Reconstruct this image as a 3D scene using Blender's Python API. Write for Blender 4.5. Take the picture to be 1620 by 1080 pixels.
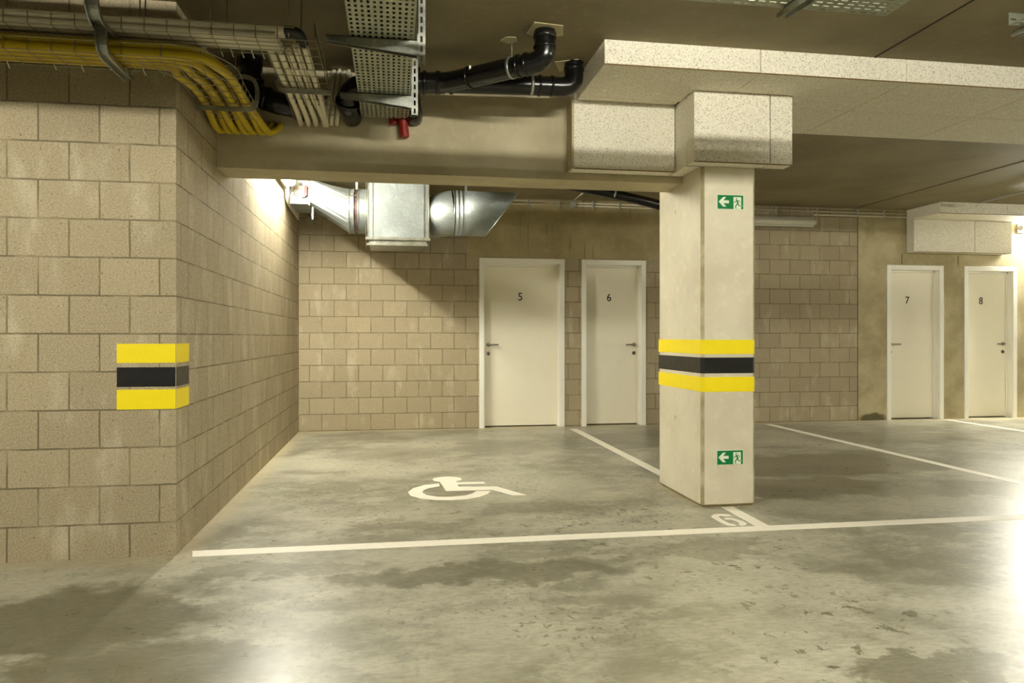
import bpy, bmesh, math, random
from mathutils import Vector, Matrix
random.seed(7)
for o in list(bpy.data.objects): bpy.data.objects.remove(o)
scn = bpy.context.scene
COL = scn.collection
PI = math.pi

# ------------------------------------------------------------------ camera, world, exposure
cd = bpy.data.cameras.new('camera'); cam = bpy.data.objects.new('camera', cd); COL.objects.link(cam)
cd.sensor_width = 36; cd.lens = 1160 / 1620 * 36; cd.shift_y = -7 / 1620; cd.clip_start = .05; cd.clip_end = 100
cam.location = (0, 0, 1.15); cam.rotation_euler = (PI / 2, 0, -math.atan(188 / 1160))
scn.camera = cam
w = bpy.data.worlds.new('world'); scn.world = w; w.use_nodes = True
w.node_tree.nodes['Background'].inputs[0].default_value = (.02, .018, .012, 1)
w.node_tree.nodes['Background'].inputs[1].default_value = 0.2
scn.view_settings.view_transform = 'Standard'; scn.view_settings.look = 'None'
scn.view_settings.exposure = 0.0; scn.view_settings.gamma = 1
scn.view_settings.use_curve_mapping = False
LAMP_COL = (1.0, .972, .835)
AISLE, BAY, FAR = 320.0, 290.0, 580.0      # emission strength of the three kinds of tube
BACKROW = 30.0

# ------------------------------------------------------------------ materials
def srgb(r, g, b):
    f = lambda c: (c / 255) / 12.92 if c / 255 <= .04045 else ((c / 255 + .055) / 1.055) ** 2.4
    return (f(r), f(g), f(b), 1)
class NT:
    def __init__(s, name):
        s.m = bpy.data.materials.new(name); s.m.use_nodes = True; s.t = s.m.node_tree
        s.p = s.t.nodes['Principled BSDF']
        s.geo = s.n('ShaderNodeNewGeometry'); s.pos = s.geo.outputs['Position']
    def n(s, typ, **kw):
        nd = s.t.nodes.new(typ)
        for k, v in kw.items(): setattr(nd, k, v)
        return nd
    def put(s, inp, v):
        if hasattr(v, 'links') or isinstance(v, bpy.types.NodeSocket): s.t.links.new(v, inp)
        elif isinstance(v, (tuple, list)) and inp.type == 'RGBA' and len(v) == 3: inp.default_value = (*v, 1)
        else: inp.default_value = v
    def math(s, op, a, b=0.0, c=None, clamp=False):
        nd = s.n('ShaderNodeMath', operation=op, use_clamp=clamp); s.put(nd.inputs[0], a); s.put(nd.inputs[1], b)
        if c is not None: s.put(nd.inputs[2], c)
        return nd.outputs[0]
    def noise(s, scale, detail=4, rough=.55, vec=None, dist=0, off=None):
        nd = s.n('ShaderNodeTexNoise'); nd.inputs['Scale'].default_value = scale; nd.inputs['Detail'].default_value = detail
        nd.inputs['Roughness'].default_value = rough; nd.inputs['Distortion'].default_value = dist
        s.put(nd.inputs['Vector'], vec if vec is not None else s.pos); return nd.outputs['Fac']
    def mapv(s, scale=(1, 1, 1), loc=(0, 0, 0), vec=None, rot=(0, 0, 0)):
        nd = s.n('ShaderNodeMapping'); nd.inputs['Scale'].default_value = scale; nd.inputs['Location'].default_value = loc
        nd.inputs['Rotation'].default_value = rot
        s.put(nd.inputs['Vector'], vec if vec is not None else s.pos); return nd.outputs[0]
    def ramp(s, fac, a, b):      # smooth 0..1 between a and b
        nd = s.n('ShaderNodeMapRange'); nd.interpolation_type = 'SMOOTHSTEP'
        s.put(nd.inputs[0], fac); nd.inputs[1].default_value = a; nd.inputs[2].default_value = b; return nd.outputs[0]
    def lin(s, fac, a, b, c, d):
        nd = s.n('ShaderNodeMapRange'); s.put(nd.inputs[0], fac)
        for i, v in enumerate((a, b, c, d)): nd.inputs[i + 1].default_value = v
        return nd.outputs[0]
    def mix(s, fac, a, b, mode='MIX'):
        nd = s.n('ShaderNodeMix', data_type='RGBA', blend_type=mode); s.put(nd.inputs[0], fac); s.put(nd.inputs[6], a); s.put(nd.inputs[7], b)
        return nd.outputs[2]
    def bump(s, h, strength=.3, dist=.005):
        nd = s.n('ShaderNodeBump'); nd.inputs['Strength'].default_value = strength; nd.inputs['Distance'].default_value = dist
        s.put(nd.inputs['Height'], h); s.t.links.new(nd.outputs[0], s.p.inputs['Normal'])
    def sep(s):
        nd = s.n('ShaderNodeSeparateXYZ'); s.put(nd.inputs[0], s.pos); return nd.outputs
    def comb(s, x, y, z=0.0):
        nd = s.n('ShaderNodeCombineXYZ'); s.put(nd.inputs[0], x); s.put(nd.inputs[1], y); s.put(nd.inputs[2], z); return nd.outputs[0]
    def out(s, col, rough=.6, metal=0.0, spec=.5):
        s.put(s.p.inputs['Base Color'], col); s.put(s.p.inputs['Roughness'], rough); s.put(s.p.inputs['Metallic'], metal)
        s.p.inputs['Specular IOR Level'].default_value = spec; return s.m

def plain(name, col, rough=.5, metal=0.0, var=.08, scale=30, spec=.5, bump=0):
    t = NT(name); f = t.noise(scale, 3)
    d = tuple(c * (1 - var * 2) for c in col[:3]) + (1,); l = tuple(min(1, c * (1 + var)) for c in col[:3]) + (1,)
    if bump: t.bump(f, bump, .002)
    return t.out(t.mix(f, d, l), t.lin(f, .3, .7, max(.02, rough - .06), rough + .06), metal, spec)

def blocks(name, axis, u0, z0, w_, h_, tone=1.0):
    t = NT(name); x, y, z = t.sep()
    u = x if axis == 'x' else y
    vec = t.comb(t.math('SUBTRACT', u, u0), t.math('SUBTRACT', z, z0))
    wob = t.noise(9, 3); wob2 = t.math('MULTIPLY', t.math('SUBTRACT', wob, .5), .007)
    va = t.n('ShaderNodeVectorMath', operation='ADD'); t.put(va.inputs[0], vec); t.put(va.inputs[1], t.comb(wob2, wob2))
    br = t.n('ShaderNodeTexBrick', offset=.5, offset_frequency=2, squash=1, squash_frequency=2)
    t.put(br.inputs['Vector'], va.outputs[0])
    for k, v in (('Scale', 1), ('Mortar Size', .0048), ('Mortar Smooth', .25), ('Bias', 0), ('Brick Width', w_), ('Row Height', h_)): br.inputs[k].default_value = v
    br.inputs['Color1'].default_value = (0, 0, 0, 1); br.inputs['Color2'].default_value = (1, 1, 1, 1); br.inputs['Mortar'].default_value = (.5, .5, .5, 1)
    base = t.mix(br.outputs['Color'], srgb(160, 146, 118), srgb(176, 162, 132))
    streak = t.ramp(t.noise(3.2, 4, .6, t.mapv((1.6, 1.6, .7))), .52, .74)      # pale lime bloom
    base = t.mix(t.math('MULTIPLY', streak, .6), base, srgb(214, 206, 182))
    dk = t.ramp(t.noise(2.1, 4, .6, t.mapv((1, 1, 1), (5, 3, 1))), .52, .75)
    base = t.mix(t.math('MULTIPLY', dk, .22), base, srgb(128, 113, 84))
    gr = t.noise(120, 4, .85); base = t.mix(t.ramp(gr, .36, .64), t.mix(.42, base, srgb(110, 96, 68)), t.mix(.4, base, srgb(208, 196, 168)))
    pore = t.ramp(t.noise(62, 3, .8), .645, .69); base = t.mix(t.math('MULTIPLY', pore, .8), base, srgb(92, 78, 54))
    mn = t.noise(5, 3); mort = t.mix(t.ramp(mn, .45, .7), srgb(118, 108, 84), srgb(156, 144, 114))
    col = t.mix(br.outputs['Fac'], base, mort)
    if tone != 1: col = t.mix(1.0, col, (tone, tone, tone, 1), 'MULTIPLY')
    h = t.math('SUBTRACT', t.math('MULTIPLY', gr, .25), t.math('ADD', br.outputs['Fac'], t.math('MULTIPLY', pore, .4)))
    t.bump(h, .75, .006)
    return t.out(col, .9, 0, .25)

def concrete(name, a, b, pit=.5, streaks=0.0, scale=1.3, rough=.75, stain=None):
    t = NT(name); x, y, z = t.sep()
    n1 = t.noise(scale, 5, .6); n2 = t.noise(14, 4, .6)
    col = t.mix(t.ramp(n1, .35, .68), a, b)
    col = t.mix(t.math('MULTIPLY', t.ramp(n2, .5, .75), .25), col, tuple(min(1, c * 1.25) for c in b[:3]) + (1,))
    fine = t.noise(180, 2, .7); col = t.mix(t.math('MULTIPLY', t.ramp(fine, .4, .6), .12), col, tuple(c * .6 for c in a[:3]) + (1,))
    p = t.ramp(t.noise(48, 2, .8), .74, .78); col = t.mix(t.math('MULTIPLY', p, pit), col, tuple(c * .35 for c in a[:3]) + (1,))
    if streaks:
        s1 = t.ramp(t.noise(26, 2, .6, t.mapv((1, 1, .035))), .6, .68); s2 = t.ramp(t.noise(2.5, 2), .42, .6)
        col = t.mix(t.math('MULTIPLY', t.math('MULTIPLY', s1, s2), streaks), col, tuple(c * .45 for c in a[:3]) + (1,))
    if stain:
        sx, sz, rx, rz, sc = stain
        dx = t.math('DIVIDE', t.math('SUBTRACT', x, sx), rx); dz = t.math('DIVIDE', t.math('SUBTRACT', z, sz), rz)
        d = t.math('ADD', t.math('MULTIPLY', dx, dx), t.math('MULTIPLY', dz, dz)); d = t.math('ADD', d, t.math('MULTIPLY', t.noise(9, 4), 1.2))
        col = t.mix(t.math('MULTIPLY', t.math('SUBTRACT', 1, t.ramp(d, 1.1, 1.7)), .85), col, sc)
    t.bump(t.math('SUBTRACT', t.math('MULTIPLY', n2, .3), t.math('MULTIPLY', p, .6)), .4, .004)
    return t.out(col, rough, 0, .3)

def floor_mat():
    t = NT('polished_concrete_floor'); x, y, z = t.sep()
    warp = t.noise(2.2, 5, .65); wc = t.n('ShaderNodeTexNoise'); wc.inputs['Scale'].default_value = 2.6; wc.inputs['Detail'].default_value = 6; wc.inputs['Roughness'].default_value = .68
    t.put(wc.inputs['Vector'], t.pos)
    vs = t.n('ShaderNodeVectorMath', operation='SUBTRACT'); t.put(vs.inputs[0], wc.outputs['Color']); vs.inputs[1].default_value = (.5, .5, .5)
    vm = t.n('ShaderNodeVectorMath', operation='MULTIPLY'); t.put(vm.inputs[0], vs.outputs[0]); vm.inputs[1].default_value = (1.3, .9, 0)
    va = t.n('ShaderNodeVectorMath', operation='ADD'); t.put(va.inputs[0], t.pos); t.put(va.inputs[1], vm.outputs[0])
    wx = t.n('ShaderNodeSeparateXYZ'); t.put(wx.inputs[0], va.outputs[0]); X, Y = wx.outputs[0], wx.outputs[1]
    # base mottling, trowelled along x
    m = t.noise(.9, 7, .66, t.mapv((.9, 1.1, 1)))
    col = t.mix(t.ramp(m, .4, .6), srgb(126, 123, 105), srgb(168, 165, 146))
    m2 = t.noise(5, 6, .75, t.mapv((.8, 1.2, 1))); col = t.mix(t.math('MULTIPLY', t.ramp(m2, .45, .62), .5), col, srgb(186, 183, 163))
    # dark patches: ragged ellipses at set spots on the floor
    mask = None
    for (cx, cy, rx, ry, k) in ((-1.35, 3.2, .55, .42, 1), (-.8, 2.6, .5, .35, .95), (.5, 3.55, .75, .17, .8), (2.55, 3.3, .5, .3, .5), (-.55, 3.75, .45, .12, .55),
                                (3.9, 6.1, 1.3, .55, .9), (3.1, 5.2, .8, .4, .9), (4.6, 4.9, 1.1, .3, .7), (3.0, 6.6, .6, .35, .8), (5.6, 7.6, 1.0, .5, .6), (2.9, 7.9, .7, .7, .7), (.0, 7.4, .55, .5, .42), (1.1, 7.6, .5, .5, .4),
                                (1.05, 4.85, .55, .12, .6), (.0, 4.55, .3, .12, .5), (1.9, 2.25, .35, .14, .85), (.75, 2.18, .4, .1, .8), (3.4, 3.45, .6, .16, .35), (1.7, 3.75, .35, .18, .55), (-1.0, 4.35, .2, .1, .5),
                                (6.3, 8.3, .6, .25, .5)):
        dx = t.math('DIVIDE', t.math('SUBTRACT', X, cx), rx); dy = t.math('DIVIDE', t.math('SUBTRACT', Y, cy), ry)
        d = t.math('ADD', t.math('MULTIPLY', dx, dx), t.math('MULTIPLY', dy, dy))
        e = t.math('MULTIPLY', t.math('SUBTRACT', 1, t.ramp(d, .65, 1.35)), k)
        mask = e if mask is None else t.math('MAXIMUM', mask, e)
    # blotchy smaller drips over the whole floor, denser in places
    zone = t.ramp(t.noise(.75, 3, .5, t.mapv((1, 1, 1), (3.1, 1.7, 0))), .44, .6)
    dr = t.ramp(t.noise(10, 6, .68, t.mapv((1.1, .9, 1), (2, 9, 0)), .25), .59, .612)
    drip = t.math('MULTIPLY', t.math('MULTIPLY', dr, zone), .95)
    dr2 = t.ramp(t.noise(27, 3, .5, t.mapv((1.2, .85, 1), (7, 2, 0)), .1), .59, .62)
    drip2 = t.math('MULTIPLY', t.math('MULTIPLY', dr2, t.ramp(t.noise(1.1, 3, .5, t.mapv((1, 1, 1), (9.1, 4.7, 0))), .48, .6)), .7)
    mask = t.math('MAXIMUM', mask, t.math('MAXIMUM', drip, drip2))
    grain = t.noise(40, 4, .7, t.mapv((.5, 1.3, 1)))
    mm = t.math('MULTIPLY', mask, t.lin(grain, .3, .7, .7, 1.0))
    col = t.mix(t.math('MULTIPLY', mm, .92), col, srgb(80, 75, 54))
    col = t.mix(t.math('MULTIPLY', t.ramp(grain, .42, .66), .3), col, srgb(108, 101, 76))
    # pale dusty edge along the block walls
    e1 = t.math('MULTIPLY', t.ramp(t.math('ADD', y, t.math('MULTIPLY', warp, .25)), 9.05, 9.3), .6)
    e2 = t.math('MULTIPLY', t.math('MULTIPLY', t.math('SUBTRACT', 1, t.ramp(t.math('ADD', x, t.math('MULTIPLY', warp, -.2)), -1.22, -1.05)), t.ramp(y, 3.8, 4.2)), .6)
    qx = t.math('SUBTRACT', t.math('ABSOLUTE', t.math('SUBTRACT', x, 2.247)), .195); qy = t.math('SUBTRACT', t.math('ABSOLUTE', t.math('SUBTRACT', y, 5.076)), .404)
    e3 = t.math('MULTIPLY', t.math('SUBTRACT', 1, t.ramp(t.math('ADD', t.math('MAXIMUM', qx, qy), t.math('MULTIPLY', t.noise(7, 4), .12)), .04, .12)), .6)
    e1 = t.math('MAXIMUM', e1, e3)
    col = t.mix(t.math('MAXIMUM', e1, e2), col, srgb(186, 172, 136))
    r = t.lin(t.math('ADD', t.math('MULTIPLY', m2, .6), t.math('MULTIPLY', grain, .4)), .3, .7, .28, .43)
    r = t.math('SUBTRACT', r, t.math('MULTIPLY', mask, .05))
    t.bump(t.noise(6, 4, .5), .05, .01)
    return t.out(col, r, 0, .45)

def insul(name):
    t = NT(name)
    sp = t.ramp(t.noise(135, 2, .8), .56, .62); sp2 = t.ramp(t.noise(48, 3, .7), .45, .7)
    col = t.mix(t.math('MULTIPLY', sp2, .35), srgb(240, 234, 216), srgb(216, 208, 182))
    col = t.mix(t.math('MULTIPLY', sp, .62), col, srgb(104, 96, 72))
    t.bump(t.math('SUBTRACT', sp2, sp), .5, .004)
    return t.out(col, .9, 0, .2)
def galv(name, a=(150, 152, 145), b=(205, 207, 196), rough=.38, scale=9):
    t = NT(name); v = t.n('ShaderNodeTexVoronoi'); v.inputs['Scale'].default_value = scale * 14; t.put(v.inputs['Vector'], t.pos)
    n = t.noise(scale, 4, .6); f = t.math('ADD', t.math('MULTIPLY', v.outputs['Distance'], .2), t.math('MULTIPLY', n, .75))
    sc = t.ramp(t.noise(scale * 1.5, 6, .75, t.mapv((1, 1, .5))), .6, .66)
    col = t.mix(t.ramp(f, .3, .8), srgb(*a), srgb(*b)); col = t.mix(t.math('MULTIPLY', sc, .3), col, srgb(225, 227, 215))
    return t.out(col, t.lin(f, .3, .8, rough - .08, rough + .12), .85, .5)
def emit(name, col, strength):
    m = bpy.data.materials.new(name); m.use_nodes = True; t = m.node_tree; p = t.nodes['Principled BSDF']
    p.inputs['Base Color'].default_value = (.9, .9, .88, 1); p.inputs['Emission Color'].default_value = (*col, 1); p.inputs['Emission Strength'].default_value = strength
    return m

M = dict(
    motor=plain('motor_housing', srgb(96, 96, 92), .5), redm=plain('motor_red', srgb(170, 30, 14), .5),
    cap=plain('fixing_cap_plastic', srgb(246, 243, 230), .5),
    plainwall=concrete('lane_wall_concrete', srgb(96, 88, 66), srgb(120, 110, 84), .3),
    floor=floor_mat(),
    blk_front=blocks('block_front', 'x', -1.797, -.021, .2925, .198),
    blk_side=blocks('block_side', 'y', 4.334, -.021, .288, .198),
    blk_back=blocks('block_back', 'x', -.859, -.191, .2935, .199),
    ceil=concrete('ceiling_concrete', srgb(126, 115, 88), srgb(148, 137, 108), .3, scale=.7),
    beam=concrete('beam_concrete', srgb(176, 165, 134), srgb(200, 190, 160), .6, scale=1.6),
    lintel=concrete('lintel_concrete', srgb(160, 146, 108), srgb(184, 170, 130), .4, streaks=.75, scale=1.2),
    wallc=concrete('wall_concrete', srgb(160, 148, 112), srgb(192, 180, 144), .5, scale=1.8, stain=(6.55, .02, .22, .09, srgb(70, 66, 34))),
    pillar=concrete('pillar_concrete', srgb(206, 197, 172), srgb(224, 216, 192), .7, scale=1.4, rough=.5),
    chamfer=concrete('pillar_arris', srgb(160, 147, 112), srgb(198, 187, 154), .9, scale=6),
    insul=insul('wood_wool_board'), dark=plain('dark_joint', srgb(46, 38, 22), .9), edge=plain('board_edge', srgb(120, 92, 44), .9),
    door=plain('door_paint', srgb(240, 233, 210), .42, 0, .02, 6), frame=plain('frame_paint', srgb(244, 241, 228), .35, 0, .015, 8),
    steel=plain('brushed_steel', srgb(150, 145, 132), .3, .9), ink=plain('black_ink', srgb(18, 17, 15), .6),
    yellow=plain('yellow_paint', srgb(250, 226, 0), .5, 0, .04, 20), black=plain('black_paint', srgb(24, 23, 22), .38, 0, .1, 20),
    white=plain('line_paint', srgb(238, 232, 214), .5, 0, .06, 25), green=plain('sign_green', srgb(0, 122, 62), .35, 0, .03),
    signwhite=plain('sign_white', srgb(232, 238, 214), .35, 0, .02), galv=galv('galvanised'), galvd=galv('galvanised_duct', (146, 153, 153), (178, 184, 182), .56, 3),
    wire=plain('zinc_wire', srgb(150, 146, 122), .4, .8), tray=galv('zinc_tray', (156, 160, 142), (190, 192, 172), .5, 14),
    pvcw=plain('white_conduit_plastic', srgb(228, 220, 196), .45, 0, .06, 12), pvcy=plain('yellow_conduit_plastic', srgb(196, 170, 14), .45, 0, .06, 12),
    pvcb=plain('black_pipe_plastic', srgb(15, 14, 13), .22, 0, .2, 9), red=plain('red_conduit_plastic', srgb(140, 28, 22), .45, 0, .1),
    tape=plain('foil_tape', srgb(120, 100, 98), .4, .5, .3, 30), plaster=plain('sealing_plaster', srgb(190, 178, 142), .85, 0, .15, 30),
    grey=plain('grey_plastic', srgb(168, 166, 150), .5), redp=plain('red_plastic', srgb(214, 52, 24), .4), lampbody=plain('lamp_housing', srgb(214, 210, 196), .45),
    diff=plain('unlit_diffuser', srgb(226, 222, 204), .35), rubber=plain('black_rubber', srgb(26, 25, 24), .5),
    em_a=emit('tube_glow_aisle', LAMP_COL, AISLE), em_b=emit('tube_glow_bay', (1, .98, .86), BAY), em_f=emit('tube_glow_far', (1, .98, .86), FAR), em_r=emit('tube_glow_rear', LAMP_COL, BACKROW),
)

# ------------------------------------------------------------------ mesh helpers (all coordinates are world metres)
def box(bm, x0, x1, y0, y1, z0, z1):
    v = [bm.verts.new(p) for p in ((x0, y0, z0), (x1, y0, z0), (x1, y1, z0), (x0, y1, z0), (x0, y0, z1), (x1, y0, z1), (x1, y1, z1), (x0, y1, z1))]
    for f in ((0, 3, 2, 1), (4, 5, 6, 7), (0, 1, 5, 4), (1, 2, 6, 5), (2, 3, 7, 6), (3, 0, 4, 7)): bm.faces.new([v[i] for i in f])
    return v
def BX(*a):
    bm = bmesh.new(); box(bm, *a); return bm
def frame_of(t):
    t = t.normalized(); up = Vector((0, 0, 1)) if abs(t.z) < .95 else Vector((1, 0, 0))
    a = t.cross(up).normalized(); return a, t.cross(a).normalized()
def smooth_path(pts, n=5):
    P = [Vector(p) for p in pts]; P = [2 * P[0] - P[1]] + P + [2 * P[-1] - P[-2]]; out = []
    for i in range(1, len(P) - 2):
        for k in range(n):
            u = k / n; a, b, c, d = P[i - 1:i + 3]
            out.append(.5 * ((2 * b) + (c - a) * u + (2 * a - 5 * b + 4 * c - d) * u * u + (3 * b - a - 3 * c + d) * u ** 3))
    out.append(P[-2]); return out
def tube(bm, pts, r, seg=12, caps=True, rf=None, phase=0.0):
    pts = [Vector(p) for p in pts]; rings = []; a = None
    for i, p in enumerate(pts):
        t = (pts[min(i + 1, len(pts) - 1)] - pts[max(i - 1, 0)])
        if t.length < 1e-9: t = Vector((0, 0, 1))
        t.normalize()
        if a is None: a, b = frame_of(t)
        else:
            a = (a - t * a.dot(t)).normalized(); b = t.cross(a)
        rr = rf(i) if rf else r
        rings.append([bm.verts.new(p + (a * math.cos(2 * PI * k / seg + phase) + b * math.sin(2 * PI * k / seg + phase)) * rr) for k in range(seg)])
    for i in range(len(rings) - 1):
        for k in range(seg):
            f = bm.faces.new((rings[i][k], rings[i][(k + 1) % seg], rings[i + 1][(k + 1) % seg], rings[i + 1][k])); f.smooth = seg > 5
    if caps:
        bm.faces.new(rings[0][::-1]); bm.faces.new(rings[-1])
    return rings
def TB(*a, **k):
    bm = bmesh.new(); tube(bm, *a, **k); return bm
def poly(bm, pts, n, t):      # flat polygon (list of Vectors) thickened by t along n
    pts = [Vector(p) for p in pts]; n = Vector(n)
    a = [bm.verts.new(p) for p in pts]; b = [bm.verts.new(p + n * t) for p in pts]
    bm.faces.new(a); bm.faces.new(b[::-1])
    for i in range(len(a)):
        j = (i + 1) % len(a); bm.faces.new((a[i], b[i], b[j], a[j]))
def finish(bm, tri=False):
    bmesh.ops.recalc_face_normals(bm, faces=bm.faces)
def link(name, bm, m, parent=None, label=None, bevel=0):
    finish(bm)
    if parent is not None: off = Vector(parent['_w'])
    else:
        vs = [v.co for v in bm.verts]
        off = Vector(((min(v.x for v in vs) + max(v.x for v in vs)) / 2, (min(v.y for v in vs) + max(v.y for v in vs)) / 2, min(v.z for v in vs)))
    bmesh.ops.translate(bm, verts=bm.verts, vec=-off)
    me = bpy.data.meshes.new(name); bm.to_mesh(me); bm.free(); me.materials.append(m)
    o = bpy.data.objects.new(name, me); COL.objects.link(o)
    if parent is not None: o.parent = parent; o['_w'] = tuple(off)
    else: o.location = off; o['_w'] = tuple(off)
    if label: o['label'] = label
    if bevel:
        md = o.modifiers.new('bevel', 'BEVEL'); md.width = bevel; md.segments = 2; md.limit_method = 'ANGLE'
    return o
def tag(o, label, cat, group=None):
    o['label'] = label; o['category'] = cat
    if group: o['group'] = group
    return o
def thing(name, label, cat, loc, group=None):
    o = bpy.data.objects.new(name, None); COL.objects.link(o); o.location = loc; o['_w'] = tuple(loc); o.empty_display_size = .05
    return tag(o, label, cat, group)
def struct(name, bm, m, parent=None, bevel=0):
    o = link(name, bm, m, parent, None, bevel)
    if parent is None: o['kind'] = 'structure'
    return o
def arc(cx, cy, r, a0, a1, n=8): return [(cx + r * math.cos(a0 + (a1 - a0) * i / n), cy + r * math.sin(a0 + (a1 - a0) * i / n)) for i in range(n + 1)]

ZC = 2.916       # ceiling height
SX = -1.13       # side wall of the bay
YF, YB = 4.10, 9.20
# ------------------------------------------------------------------ room shell
XL, XR, YN = -5.0, 13.0, -5.0
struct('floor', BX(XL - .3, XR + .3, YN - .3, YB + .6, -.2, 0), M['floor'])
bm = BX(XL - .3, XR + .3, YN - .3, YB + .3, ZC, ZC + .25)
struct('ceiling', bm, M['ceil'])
bm = bmesh.new()
box(bm, 2.994, 3.006, YN, 4.2, ZC - .004, ZC); box(bm, 6.245, 6.257, YN, YB, ZC - .004, ZC); box(bm, 9.5, 9.512, YN, 8.5, ZC - .004, ZC)
struct('trim_1', bm, M['dark'])                               # dark joints between the ceiling slabs
wl = struct('wall_left', BX(XL, SX, YF, YF + .19, 0, ZC), M['blk_front']); wl.data.materials.append(M['blk_side'])
for f in wl.data.polygons:
    if f.normal.x > .9: f.material_index = 1
struct('wall_side', BX(SX - .19, SX, YF + .19, YB, 0, ZC), M['blk_side'])
struct('wall_far_left', BX(XL - .2, XL, YN, YF + .19, 0, ZC), M['plainwall'])
struct('wall_rear', BX(XL, XR, YN - .2, YN, 0, ZC), M['plainwall'])
struct('wall_right', BX(XR, XR + .2, YN, YB, 0, ZC), M['plainwall'])
# back wall with openings for the doors
DOORS = [  # number, outer x0, outer x1, handle side, number x, leaf depth
    (5, 1.072, 2.175, -1, 1.615, 9.33), (6, 2.400, 3.265, 1, 2.80, 9.33), (7, 6.752, 7.627, -1, 7.15, 9.33), (8, 7.957, 8.800, 1, 8.32, 9.33)]
DT = 2.15; ins = .03
def wallparts(bm, x0, x1, z0, z1, cut=True):
    xs = [x0]
    for d in DOORS:
        a, b = d[1] + ins, d[2] - ins
        if a > x0 and b < x1 and z0 < DT - ins:
            box(bm, xs[-1], a, YB, YB + .35, z0, z1)
            if z1 > DT - ins: box(bm, a, b, YB, YB + .35, DT - ins, z1)
            xs.append(b)
    box(bm, xs[-1], x1, YB, YB + .35, z0, z1)
bm = bmesh.new(); wallparts(bm, SX - .19, 4.2, 0, 2.165); box(bm, SX - .19, .915, YB, YB + .35, 2.165, ZC); box(bm, 4.2, 6.306, YB, YB + .35, 0, ZC)
struct('wall_back', bm, M['blk_back'])
struct('wall_back_lintel', BX(.915, 4.2, YB - .002, YB + .35, 2.165, ZC), M['lintel'])
bm = bmesh.new(); wallparts(bm, 6.318, XR, 0, ZC)
struct('wall_back_concrete', bm, M['wallc'])
struct('trim_2', BX(6.304, 6.32, YB + .004, YB + .2, 0, ZC), M['dark'])
bm = bmesh.new(); box(bm, 6.98, 6.99, YB - .001, YB + .01, DT + .02, 2.3); box(bm, 7.86, 7.87, YB - .001, YB + .01, DT + .02, 2.3); struct('trim_3', bm, M['dark'])

# doors
font_cache = {}
def text_bm(ch, size):
    cu = bpy.data.curves.new('t', 'FONT'); cu.body = ch; cu.size = size; cu.extrude = .0008; cu.offset = .0012; cu.align_x = 'CENTER'
    o = bpy.data.objects.new('t', cu); COL.objects.link(o); bpy.context.view_layer.update()
    me = bpy.data.meshes.new_from_object(o.evaluated_get(bpy.context.evaluated_depsgraph_get())); bm = bmesh.new(); bm.from_mesh(me)
    bpy.data.objects.remove(o); bpy.data.curves.remove(cu); bpy.data.meshes.remove(me); return bm
for (num, x0, x1, side, nx, yl) in DOORS:
    d = thing('door_%d' % num, '', '', ((x0 + x1) / 2, YB, 0))
    del d['label']; del d['category']; d['kind'] = 'structure'
    cw = .062; bm = bmesh.new()
    yo = YB - .014
    box(bm, x0, x0 + cw, yo, YB + .012, 0, DT); box(bm, x1 - cw, x1, yo, YB + .012, 0, DT); box(bm, x0 + cw, x1 - cw, yo, YB + .012, DT - cw, DT)
    link('door_casing', bm, M['frame'], d, bevel=.003)
    bm = bmesh.new(); jx = .02
    box(bm, x0 + cw - .012, x0 + cw + .004, YB, YB + .22, 0, DT - cw); box(bm, x1 - cw - .004, x1 - cw + .012, YB, YB + .22, 0, DT - cw)
    box(bm, x0 + cw, x1 - cw, YB, YB + .22, DT - cw - .004, DT - cw + .012)
    # rebate the leaf closes against
    box(bm, x0 + cw + .004, x0 + cw + .02, YB + .085, YB + .2, 0, DT - cw - .004); box(bm, x1 - cw - .02, x1 - cw - .004, YB + .085, YB + .2, 0, DT - cw - .004)
    box(bm, x0 + cw + .004, x1 - cw - .004, YB + .085, YB + .2, DT - cw - .028, DT - cw - .004)
    link('door_jamb', bm, M['frame'], d)
    lx0, lx1 = x0 + cw + .021, x1 - cw - .021
    link('door_leaf', BX(lx0, lx1, YB + .105, YB + .145, .014, DT - cw - .031), M['door'], d, bevel=.002)
    link('gap_shade_strip', BX(lx0 - .03, lx1 + .03, YB + .15, YB + .2, 0, .02), M['dark'], d)  # dark strip drawn in for the shade under the leaf
    bm = text_bm(str(num), .142); bmesh.ops.rotate(bm, verts=bm.verts, cent=(0, 0, 0), matrix=Matrix.Rotation(PI / 2, 3, 'X'))
    zs = [v.co.z for v in bm.verts]; xs_ = [v.co.x for v in bm.verts]; k = .1 / (max(zs) - min(zs))
    for v in bm.verts: v.co = Vector(((v.co.x - (min(xs_) + max(xs_)) / 2) * k * .96 + nx, v.co.y + YB + .1045, (v.co.z - min(zs)) * k + 1.62))
    link('door_number', bm, M['ink'], d)
    hx = lx0 + .045 if side < 0 else lx1 - .045; yy = YB + .105
    h = link('door_handle', TB([(hx, yy, 1.052), (hx, yy - .008, 1.052)], .026, 20), M['steel'], d)
    bm = TB(smooth_path([(hx, yy - .006, 1.052), (hx, yy - .04, 1.052), (hx - side * .012, yy - .052, 1.052), (hx - side * .035, yy - .055, 1.052), (hx - side * .125, yy - .055, 1.052)], 4), .0095, 10)
    link('lever', bm, M['steel'], h)
    e = link('keyhole_plate', TB([(hx, yy, .94), (hx, yy - .007, .94)], .026, 20), M['steel'], d)
    link('lock_cylinder', BX(hx - .006, hx + .006, yy - .016, yy - .007, .925, .955), M['dark'], e)

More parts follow.
